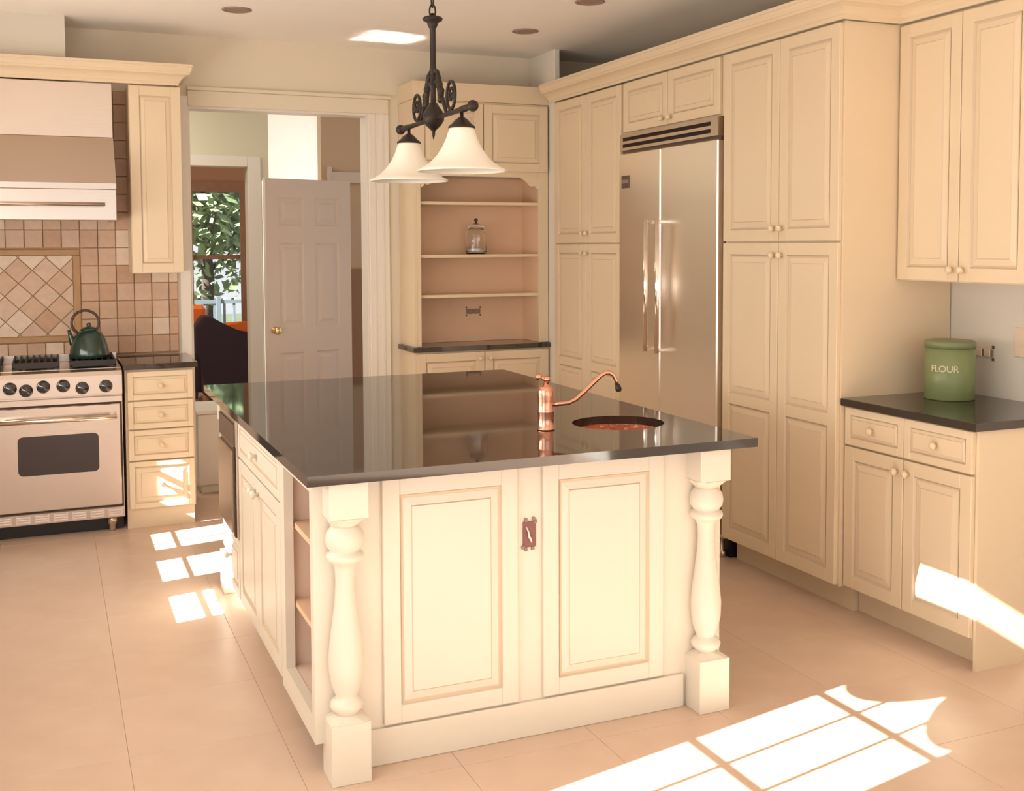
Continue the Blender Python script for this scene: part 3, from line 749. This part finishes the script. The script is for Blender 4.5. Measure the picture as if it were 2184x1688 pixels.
# kettle
def kettle():
    t = thing('kettle', 'dark green enamel kettle with a round loop handle on the stove', 'kettle', (0.192, 6.50, 0.940))
    bm = new_bm()
    lathe(bm, [(0.001, 0), (0.095, 0.0), (0.104, 0.006), (0.106, 0.02), (0.101, 0.05), (0.092, 0.085), (0.082, 0.115), (0.066, 0.140), (0.050, 0.152), (0.001, 0.156)], n=32); obj('body', bm, 'kettle', t)
    bm = new_bm(); lathe(bm, [(0.001, 0.150), (0.046, 0.152), (0.046, 0.160), (0.030, 0.170), (0.010, 0.174), (0.010, 0.178), (0.014, 0.186), (0.008, 0.194), (0.001, 0.195)], n=20); obj('lid', bm, 'kettle', t)
    bm = new_bm(); tube(bm, [(-0.060, 0, 0.05), (-0.085, 0, 0.085), (-0.096, 0, 0.125), (-0.104, 0, 0.158)], [0.024, 0.019, 0.012, 0.008], 12); obj('spout', bm, 'kettle', t)
    bm = new_bm(); pts = []
    for k in range(25):
        a = math.radians(-58 + k*(296/24)); pts.append((-0.018+0.071*math.cos(a), 0, 0.196+0.068*math.sin(a)))
    tube(bm, pts, 0.0075, 10); obj('handle', bm, 'kettlew', t)
kettle()

# ------------------------------------------------------------------ island
BX0, BX1, BY0, BY1 = 0.682, 2.078, 3.100, 5.085
def post_mesh(base, top=0.882):
    bm = new_bm(); h = 0.058
    prof = [(0.036, 0.748), (0.040, 0.742), (0.050, 0.728), (0.0535, 0.708), (0.050, 0.688), (0.041, 0.676), (0.040, 0.672), (0.050, 0.666), (0.0525, 0.656), (0.049, 0.646), (0.036, 0.640), (0.0285, 0.622),
            (0.026, 0.585), (0.029, 0.530), (0.036, 0.470), (0.044, 0.410), (0.0485, 0.360), (0.047, 0.315), (0.040, 0.275), (0.031, 0.250), (0.029, 0.242), (0.040, 0.234), (0.047, 0.222), (0.044, 0.208), (0.034, 0.200), (0.034, 0.192)]
    lathe(bm, [(r*1.06, z) for r, z in prof], 0, 0, 28)
    def loft(z0, r0, z1, r1, circ_first):
        # square <-> circle transition
        n = 16; A = []; B = []
        for k in range(n):
            a = 2*PI*(k+0.5)/n; c, s = math.cos(a), math.sin(a); m = max(abs(c), abs(s))
            A.append(bm.verts.new((r0*c, r0*s, z0))); B.append(bm.verts.new((r1*c/m, r1*s/m, z1)))
        for k in range(n): bm.faces.new((A[k], A[(k+1) % n], B[(k+1) % n], B[k]))
        bm.faces.new(A); bm.faces.new(B)
    loft(0.748, 0.038, 0.775, h, True); loft(0.193, 0.036, 0.178, h, True)
    box(bm, -h, -h, 0.775, h, h, top, bev=0.002); box(bm, -h, -h, 0.0, h, h, 0.178, bev=0.002)
    return bm
def island():
    t = thing('kitchen_island', 'large cream kitchen island with turned corner posts and raised panels', 'island', (0, 0, 0))
    bm = new_bm()
    X0 = 0.82
    # carcass: hollow where the shelves, doors and posts are
    box(bm, 0.72, 3.66, 0.115, BX1, 4.88, 0.882); box(bm, 0.72, 3.565, 0.115, 1.6, 3.66, 0.882)
    box(bm, X0, 4.88, 0.10, BX1, BY1, 0.882); 
    box(bm, 0.78, 3.60, 0.0, BX1-0.05, 4.88, 0.115)
    obj('body', bm, 'cab', t)
    # shelf niche at the near left corner
    bm = new_bm()
    box(bm, BX0, BY0, 0.095, 0.712, 3.138, 0.882); box(bm, BX0, 3.520, 0.095, 0.712, 3.585, 0.882)
    box(bm, BX0, 3.138, 0.095, 0.712, 3.520, 0.172); box(bm, BX0, 3.138, 0.838, 0.712, 3.520, 0.882)
    obj('face_frame', bm, 'cab', t)
    bm = new_bm()
    box(bm, 1.02, 3.138, 0.15, 1.03, 3.56, 0.882); box(bm, 0.712, 3.548, 0.15, 1.02, 3.564, 0.882)
    box(bm, 0.712, 3.125, 0.15, 1.02, 3.138, 0.882); box(bm, 0.712, 3.138, 0.15, 1.02, 3.548, 0.170); box(bm, 0.712, 3.138, 0.87, 1.02, 3.548, 0.882)
    obj('niche_lining', bm, 'shelfin', t)
    for z in (0.635, 0.375):
        s = bobj('shelf', 'cabin', t, 0.716, 3.139, z, 1.018, 3.547, z+0.018)
        bm = new_bm(); lathe(bm, [(0.001, 0), (0.007, 0), (0.007, 0.012), (0.001, 0.014)], 0.745, 3.35, 10)
        bmesh.ops.translate(bm, verts=bm.verts, vec=(0, 0, z+0.018)); obj('peg', bm, 'boxred', s)
    # front face panelling
    bm = new_bm()
    box(bm, 0.712, BY0, 0.095, 1.03, 3.124, 0.882); box(bm, 0.80, BY0, 0.0, 1.03, 3.60, 0.094); box(bm, 1.03, BY0, 0.0, BX1, 3.124, 0.882); box(bm, 1.03, 3.124, 0.0, BX1, 3.564, 0.70); box(bm, 2.06, 3.124, 0.70, BX1, 3.564, 0.882)
    obj('front_frame', bm, 'cab', t)
    bm = new_bm(); box(bm, 0.840, BY0-0.014, 0.0, 1.930, BY0, 0.112, bev=0.003); obj('plinth', bm, 'cab', t)
    door(t, 0.888, 0.120, 1.325, 0.868, y=BY0, t=0.014, kn=None, name='end_panel'); door(t, 1.412, 0.120, 1.850, 0.868, y=BY0, t=0.014, kn=None, name='end_panel')
    # posts
    first = None
    for x, y in ((0.768, 3.066), (2.000, 3.064), (0.741, 4.985), (2.02, 5.05)):
        if first is None: first = obj('post', post_mesh(0), 'cab', t); o = first
        else: o = first.copy(); C.objects.link(o); o.parent = t
        o.location = (x, y, 0)
    # left side: doors and drawer face -X
    sub = lambda n, b, m: obj(n, b, m, t)
    def side_front(y1, z0, y0, z1, sw, kn, name, splits=()):
        d = door(t, 0, z0, y1-y0, z1, y=0, sw=sw, kn=kn, name=name, splits=splits)
        d.location = (0.702, y1, 0); d.rotation_euler = (0, 0, FX); return d
    bm = new_bm(); box(bm, 0.702, 3.585, 0.10, 0.72, 4.88, 0.882); sub('side_frame', bm, 'cab')
    side_front(4.450, 0.708, 3.600, 0.860, 0.032, (0.425, 0.785), 'drawer')
    side_front(4.450, 0.112, 4.028, 0.700, 0.055, (0.395, 0.65), 'door'); side_front(4.022, 0.112, 3.600, 0.700, 0.055, (0.03, 0.65), 'door')
    side_front(4.870, 0.112, 4.470, 0.355, 0.035, (0.20, 0.25), 'drawer')
    # built-in microwave
    bm = new_bm(); box(bm, 0.672, 4.462, 0.368, 0.7015, 4.880, 0.868, bev=0.003); mw = sub('microwave', bm, 'steel'); mw['label'] = 'built in steel microwave'
    bobj('microwave_door', 'steel', mw, 0.660, 4.50, 0.385, 0.6715, 4.872, 0.725, bev=0.003)
    bobj('control_strip', 'badge', mw, 0.666, 4.47, 0.745, 0.6715, 4.872, 0.835)
    bobj('dark_trim', 'dark', mw, 0.668, 4.463, 0.372, 0.6715, 4.496, 0.74)
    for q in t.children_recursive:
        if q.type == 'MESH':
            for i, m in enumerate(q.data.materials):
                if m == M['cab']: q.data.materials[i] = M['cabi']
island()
# island top with the round sink cut-out
def island_top():
    x0, x1, y0, y1, z0, z1 = 0.644, 2.148, 2.985, 5.189, 0.884, 0.914
    cx, cy, rx, ry = 1.876, 3.45, 0.168, 0.158; n = 48
    bm = new_bm()
    def sq(z):
        out = []
        for k in range(n):
            a = 2*PI*k/n; c, s = math.cos(a), math.sin(a)
            tx = ((x1-cx)/c if c > 1e-9 else (x0-cx)/c if c < -1e-9 else 1e9); ty = ((y1-cy)/s if s > 1e-9 else (y0-cy)/s if s < -1e-9 else 1e9)
            tt = min(tx, ty); out.append([cx+c*tt, cy+s*tt])
        for X, Y in ((x0, y0), (x1, y0), (x1, y1), (x0, y1)):
            b = min(out, key=lambda p: (math.atan2(p[1]-cy, p[0]-cx)-math.atan2(Y-cy, X-cx))**2); b[0], b[1] = X, Y
        return out
    O = sq(0)
    rows = []
    for z in (z1, z0):
        rows.append(([bm.verts.new((p[0], p[1], z)) for p in O], [bm.verts.new((cx+rx*math.cos(2*PI*k/n), cy+ry*math.sin(2*PI*k/n), z)) for k in range(n)]))
    for k in range(n):
        j = (k+1) % n
        bm.faces.new((rows[0][0][k], rows[0][0][j], rows[0][1][j], rows[0][1][k])); bm.faces.new((rows[1][0][j], rows[1][0][k], rows[1][1][k], rows[1][1][j]))
        bm.faces.new((rows[0][0][j], rows[0][0][k], rows[1][0][k], rows[1][0][j])); bm.faces.new((rows[0][1][k], rows[0][1][j], rows[1][1][j], rows[1][1][k]))
    tag(obj('countertop', bm, 'granite'), 'large dark polished granite top covering the island', 'countertop')
    bm = new_bm(); pr = [(1.03, 0.883), (1.03, 0.86), (1.0, 0.80), (0.8, 0.765), (0.3, 0.76), (0.15, 0.758)]
    rings = [[bm.verts.new((cx+rx*r*math.cos(2*PI*k/n), cy+ry*r*math.sin(2*PI*k/n), z)) for k in range(n)] for r, z in pr]
    for a, b in zip(rings, rings[1:]):
        for k in range(n): f = bm.faces.new((a[k], a[(k+1) % n], b[(k+1) % n], b[k])); f.smooth = True
    bm.faces.new(rings[-1])
    s = thing('sink', 'round hammered copper bar sink set under the island top', 'sink', (0, 0, 0)); obj('basin', bm, 'coppersink', s)
    bm = new_bm(); lathe(bm, [(0.001, 0.7595), (0.026, 0.7595), (0.026, 0.764), (0.001, 0.765)], cx, cy, 20); obj('drain', bm, 'bronze', s)
island_top()
# copper faucet
def faucet():
    t = thing('faucet', 'copper faucet with a curved spout beside the island sink', 'faucet', (1.575, 3.42, 0.9145))
    bm = new_bm()
    lathe(bm, [(0.001, 0), (0.031, 0), (0.031, 0.005), (0.027, 0.010), (0.0275, 0.04), (0.029, 0.062), (0.0295, 0.066), (0.028, 0.070), (0.0275, 0.10), (0.029, 0.118), (0.029, 0.135), (0.026, 0.146), (0.018, 0.154), (0.010, 0.158), (0.009, 0.164), (0.001, 0.165)], n=28)
    obj('column', bm, 'copper', t)
    d = Vector((0.9285, -0.371, 0)).normalized()   # spout turned across the view towards the sink
    def P(s, z): return (d.x*s, d.y*s, z)
    bm = new_bm()
    raw = [(0.02, 0.088), (0.05, 0.090), (0.080, 0.093), (0.105, 0.105), (0.135, 0.132), (0.165, 0.162), (0.19, 0.186), (0.207, 0.197), (0.222, 0.198), (0.236, 0.190), (0.245, 0.172), (0.248, 0.155)]
    tube(bm, [P(a, b) for a, b in raw], [0.008, 0.0078, 0.0078, 0.008, 0.008, 0.008, 0.008, 0.008, 0.0078, 0.0075, 0.007, 0.007], 12); sp = obj('spout', bm, 'copper', t)
    bm = new_bm(); tube(bm, [P(0.249, 0.158), P(0.251, 0.150), P(0.253, 0.140), P(0.253, 0.132)], [0.006, 0.010, 0.0115, 0.009], 14); obj('spout_tip', bm, 'bronze', sp)
    bm = new_bm(); tube(bm, [P(0.004, 0.160), P(0.001, 0.176), P(-0.022, 0.184)], [0.008, 0.007, 0.005], 10)
    for s, z, r in ((0.004, 0.176, 0.0125), (-0.024, 0.184, 0.0125)):
        bmesh.ops.create_uvsphere(bm, u_segments=14, v_segments=10, radius=r, matrix=Matrix.Translation(P(s, z)))
    for f in bm.faces: f.smooth = True
    obj('lever', bm, 'copper', t)
faucet()

# ------------------------------------------------------------------ island pendant lamp
def lamp():
    X, Y = 1.40, 4.085
    t = thing('chandelier', 'dark bronze two shade chandelier with scrollwork hanging over the island', 'chandelier', (X, Y, 2.07))
    Z0 = 2.07
    def z(v): return v-Z0
    bm = new_bm(); lathe(bm, [(0.001, z(CZ)), (0.065, z(CZ)), (0.063, z(2.80)), (0.03, z(2.785)), (0.008, z(2.775)), (0.001, z(2.774))], n=24); obj('ceiling_canopy', bm, 'bronze', t)
    # chain links from the ceiling down to the cup
    k = 0; zz = 2.468
    while zz < 2.765:
        bm = new_bm(); pts = []
        for i in range(16):
            a = 2*PI*i/16; u = 0.012*math.cos(a); v = 0.027*math.sin(a)
            pts.append((u if k % 2 == 0 else 0, 0 if k % 2 == 0 else u, z(zz) + v))
        tube(bm, pts, 0.0035, 6, closed=True); obj('chain_link', bm, 'bronze', t)
        zz += 0.043; k += 1
    bm = new_bm()
    lathe(bm, [(0.001, z(2.462)), (0.008, z(2.460)), (0.011, z(2.450)), (0.034, z(2.446)), (0.040, z(2.440)), (0.037, z(2.432)), (0.022, z(2.424)), (0.020, z(2.415)), (0.015, z(2.405)), (0.0115, z(2.400)), (0.0115, z(2.255)), (0.013, z(2.250)), (0.013, z(2.235)),
               (0.0105, z(2.230)), (0.0105, z(2.195)), (0.019, z(2.188)), (0.019, z(2.178)), (0.0105, z(2.17)), (0.0105, z(2.110)), (0.014, z(2.105)), (0.018, z(2.094))], n=20)
    obj('stem', bm, 'bronze', t)
    bm = new_bm(); lathe(bm, [(0.017, z(2.112)), (0.023, z(2.100)), (0.035, z(2.084)), (0.043, z(2.062)), (0.042, z(2.046)), (0.030, z(2.026)), (0.013, z(2.010)), (0.007, z(2.004)), (0.006, z(1.99)), (0.001, z(1.972))], n=20)
    obj('hub', bm, 'bronze', t)
    bm = new_bm()
    for s in (-1, 1): tube(bm, [(0, s*0.03, z(2.052)), (0, s*0.16, z(2.052)), (0, s*0.29, z(2.052)), (0, s*0.34, z(2.052)), (0, s*0.425, z(2.052))], [0.0095, 0.009, 0.010, 0.0135, 0.009], 12)
    obj('arm', bm, 'bronze', t)
    for s in (-1, 1):
        bm = new_bm(); bmesh.ops.create_uvsphere(bm, u_segments=18, v_segments=12, radius=0.021, matrix=Matrix.Translation((0, s*0.432, z(2.052))))
        for f in bm.faces: f.smooth = True
        obj('finial', bm, 'bronze', t)
        # scrolls in the vertical plane of the arm
        bm = new_bm()
        def path(p, r): tube(bm, [(0, s*a, z(b)) for a, b in p], r, 8)
        path([(0.010, 2.225), (0.03, 2.236), (0.052, 2.226), (0.068, 2.200), (0.078, 2.165), (0.090, 2.140), (0.086, 2.118), (0.078, 2.105)], [0.005, 0.009, 0.009, 0.010, 0.013, 0.014, 0.012, 0.006])
        path([(0.010, 2.190), (0.034, 2.186), (0.052, 2.200), (0.050, 2.220), (0.036, 2.226)], [0.007, 0.009, 0.008, 0.006, 0.004])
        path([(0.088, 2.128), (0.112, 2.112), (0.134, 2.085), (0.150, 2.060)], [0.010, 0.009, 0.008, 0.007])
        loop = [(0.205 + 0.045*math.cos(2*PI*i/20), 2.118 + 0.052*math.sin(2*PI*i/20)) for i in range(20)]
        tube(bm, [(0, s*a, z(b)) for a, b in loop], 0.0065, 8, closed=True)
        sp = [(0.205 + (0.030-0.022*i/18)*math.cos(-0.5+i*0.42), 2.118 + (0.034-0.026*i/18)*math.sin(-0.5+i*0.42)) for i in range(19)]
        path(sp, [0.0055]*19)
        path([(0.205, 2.066), (0.185, 2.060), (0.16, 2.056)], 0.006)
        for a, b in ((0.092, 2.150), (0.074, 2.175), (0.094, 2.118)):
            bmesh.ops.create_uvsphere(bm, u_segments=8, v_segments=6, radius=0.015, matrix=Matrix.Translation((0, s*a, z(b))))
        obj('scroll', bm, 'bronze', t)
        # holder and shade
        sy = s*0.318
        bm = new_bm(); lathe(bm, [(0.007, z(2.05)), (0.007, z(2.026)), (0.012, z(2.022)), (0.024, z(2.014)), (0.036, z(2.000)), (0.049, z(1.990)), (0.050, z(1.984)), (0.044, z(1.983))], 0, sy, 24); h = obj('shade_holder', bm, 'bronze', t)
        bm = new_bm(); pr = [(0.045, 1.984), (0.050, 1.970), (0.058, 1.945), (0.072, 1.915), (0.092, 1.885), (0.118, 1.858), (0.146, 1.840), (0.163, 1.831), (0.164, 1.826), (0.158, 1.826)]
        inn = [(r-0.004, q-0.002) for r, q in pr[:-2]][::-1]
        lathe(bm, [(r, z(q)) for r, q in pr + inn], 0, sy, 40, cap=False); obj('shade', bm, 'shade', h)
        bm = new_bm(); lathe(bm, [(0.012, z(1.985)), (0.012, z(1.95)), (0.022, z(1.935)), (0.028, z(1.91)), (0.022, z(1.885)), (0.001, z(1.875))], 0, sy, 16); obj('bulb', bm, 'white', h)
lamp()

# ------------------------------------------------------------------ canister
def canister():
    t = thing('canister', 'green tin canister lettered in cream on the right hand granite counter', 'canister', (3.415, 3.425, 0.9145))
    bm = new_bm(); lathe(bm, [(0.001, 0), (0.095, 0), (0.098, 0.003), (0.098, 0.212), (0.001, 0.213)], n=40); obj('body', bm, 'tin', t)
    bm = new_bm(); lathe(bm, [(0.0982, 0.213), (0.1000, 0.213), (0.1005, 0.232), (0.097, 0.240), (0.090, 0.243), (0.05, 0.245), (0.001, 0.245)], n=40); obj('lid', bm, 'tinlid', t)
    cu = bpy.data.curves.new('lettering', 'FONT'); cu.body = 'FLOUR'; cu.size = 0.038; cu.extrude = 0.0008; cu.align_x = 'CENTER'; cu.space_character = 0.95
    tmp = bpy.data.objects.new('lettering', cu); C.objects.link(tmp)
    bpy.context.view_layer.update(); me = bpy.data.meshes.new_from_object(tmp.evaluated_get(bpy.context.evaluated_depsgraph_get()))
    C.objects.unlink(tmp); bpy.data.objects.remove(tmp)
    a0 = math.atan2(-3.425, -3.415) - 0.22
    for v in me.vertices:
        a = a0 + v.co.x/0.098; r = 0.0985 + v.co.z
        v.co = Vector((r*math.cos(a), r*math.sin(a), 0.118 + v.co.y))
    me.materials.append(M['tintxt']); o = bpy.data.objects.new('lettering', me); C.objects.link(o); o.parent = t
canister()

# ------------------------------------------------------------------ outlets and switch
def outlet(label, loc, rz, horiz=True, m='outlet'):
    t = thing('outlet', label, 'outlet', loc, rz)
    w_, h_ = (0.100, 0.052) if horiz else (0.052, 0.100)
    bobj('yoke', 'outlet', t, -w_/2, -0.004, -h_/2*0.6, w_/2, 0.0, h_/2*0.6)
    for s in (-1, 1):
        c = (s*0.022, 0) if horiz else (0, s*0.022)
        bobj('receptacle', m, t, c[0]-0.017, -0.010, c[1]-0.017, c[0]+0.017, -0.004, c[1]+0.017, bev=0.003)
    for sx in (-1, 1):
        for sz in (-1, 1):
            bobj('ear', 'badge', t, sx*w_/2-0.005, -0.005, sz*h_/2-0.006, sx*w_/2+0.005, -0.001, sz*h_/2+0.006)
outlet('uncovered grey outlet in the back panel of the hutch', (2.610, WY-0.013, 1.115), 0)
outlet('uncovered ivory outlet on the wall behind the green tin', (XR-0.001, 3.437, 1.096), FX, m='outletw')
t = thing('switch_plate', 'plain beige cover plate on the wall at the right edge of the view', 'switch plate', (XR-0.001, 3.235, 1.153), FX)
bobj('plate', 'outletw', t, -0.042, -0.006, -0.060, 0.042, 0, 0.060, bev=0.002)
bobj('toggle', 'outletw', t, -0.006, -0.014, -0.012, 0.006, -0.006, 0.012)
t = thing('electrical_box', 'open electrical box with a loose wire in the island front', 'electrical box', (1.3685, BY0-0.0005, 0.647))
bobj('box', 'boxred', t, -0.022, -0.004, -0.040, 0.022, 0.0, 0.040)
for sx, sz in ((-0.012, 0.046), (0.014, 0.048), (-0.013, -0.047), (0.011, -0.045), (0.020, 0.040), (-0.022, -0.040)):
    bobj('tab', 'outlet', t, sx-0.005, -0.006, sz-0.005, sx+0.005, 0, sz+0.005)
bm = new_bm(); tube(bm, [(-0.012, -0.005, 0.026), (-0.006, -0.009, 0.010), (-0.004, -0.010, -0.006), (0.003, -0.008, -0.016), (0.006, -0.006, -0.026)], [0.002, 0.003, 0.004, 0.004, 0.002], 8); obj('wire', bm, 'wire', t)

for o in list(bpy.data.objects):
    g = {'cabinet': None, 'countertop': 'dark granite countertops', 'cushion': 'orange cushions on the sofa', 'tree': 'trees beyond the deck railing', 'outlet': 'uncovered wall outlets'}.get(o.get('category', ''))
    if o.name.startswith('pantry_cabinet'): g = 'tall pantry cabinets beside the refrigerator'
    if o.name.startswith('wall_cabinet'): g = 'cream wall cabinets'
    if o.name.startswith('base_cabinet') or o.name.startswith('drawer_cabinet'): g = 'cream base cabinets'
    if g: o['group'] = g
# recessed ceiling lights
for (x, y), lb in zip(((0.954, 6.0), (2.622, 5.97), (2.621, 5.13)), ('recessed ceiling light at the left, nearest the stove', 'recessed ceiling light just in front of the hutch', 'recessed ceiling light at the top edge, above the refrigerator')):
    t = thing('ceiling_light', lb, 'ceiling light', (x, y, CZ-0.001), 0, 'recessed ceiling lights')
    bm = new_bm(); lathe(bm, [(0.076, 0), (0.078, -0.004), (0.066, -0.007), (0.060, -0.002)], n=32, cap=False); obj('trim_ring', bm, 'can', t)
    bm = new_bm(); lathe(bm, [(0.0605, -0.0015), (0.001, -0.001)], n=32, cap=False); obj('baffle', bm, 'can', t)
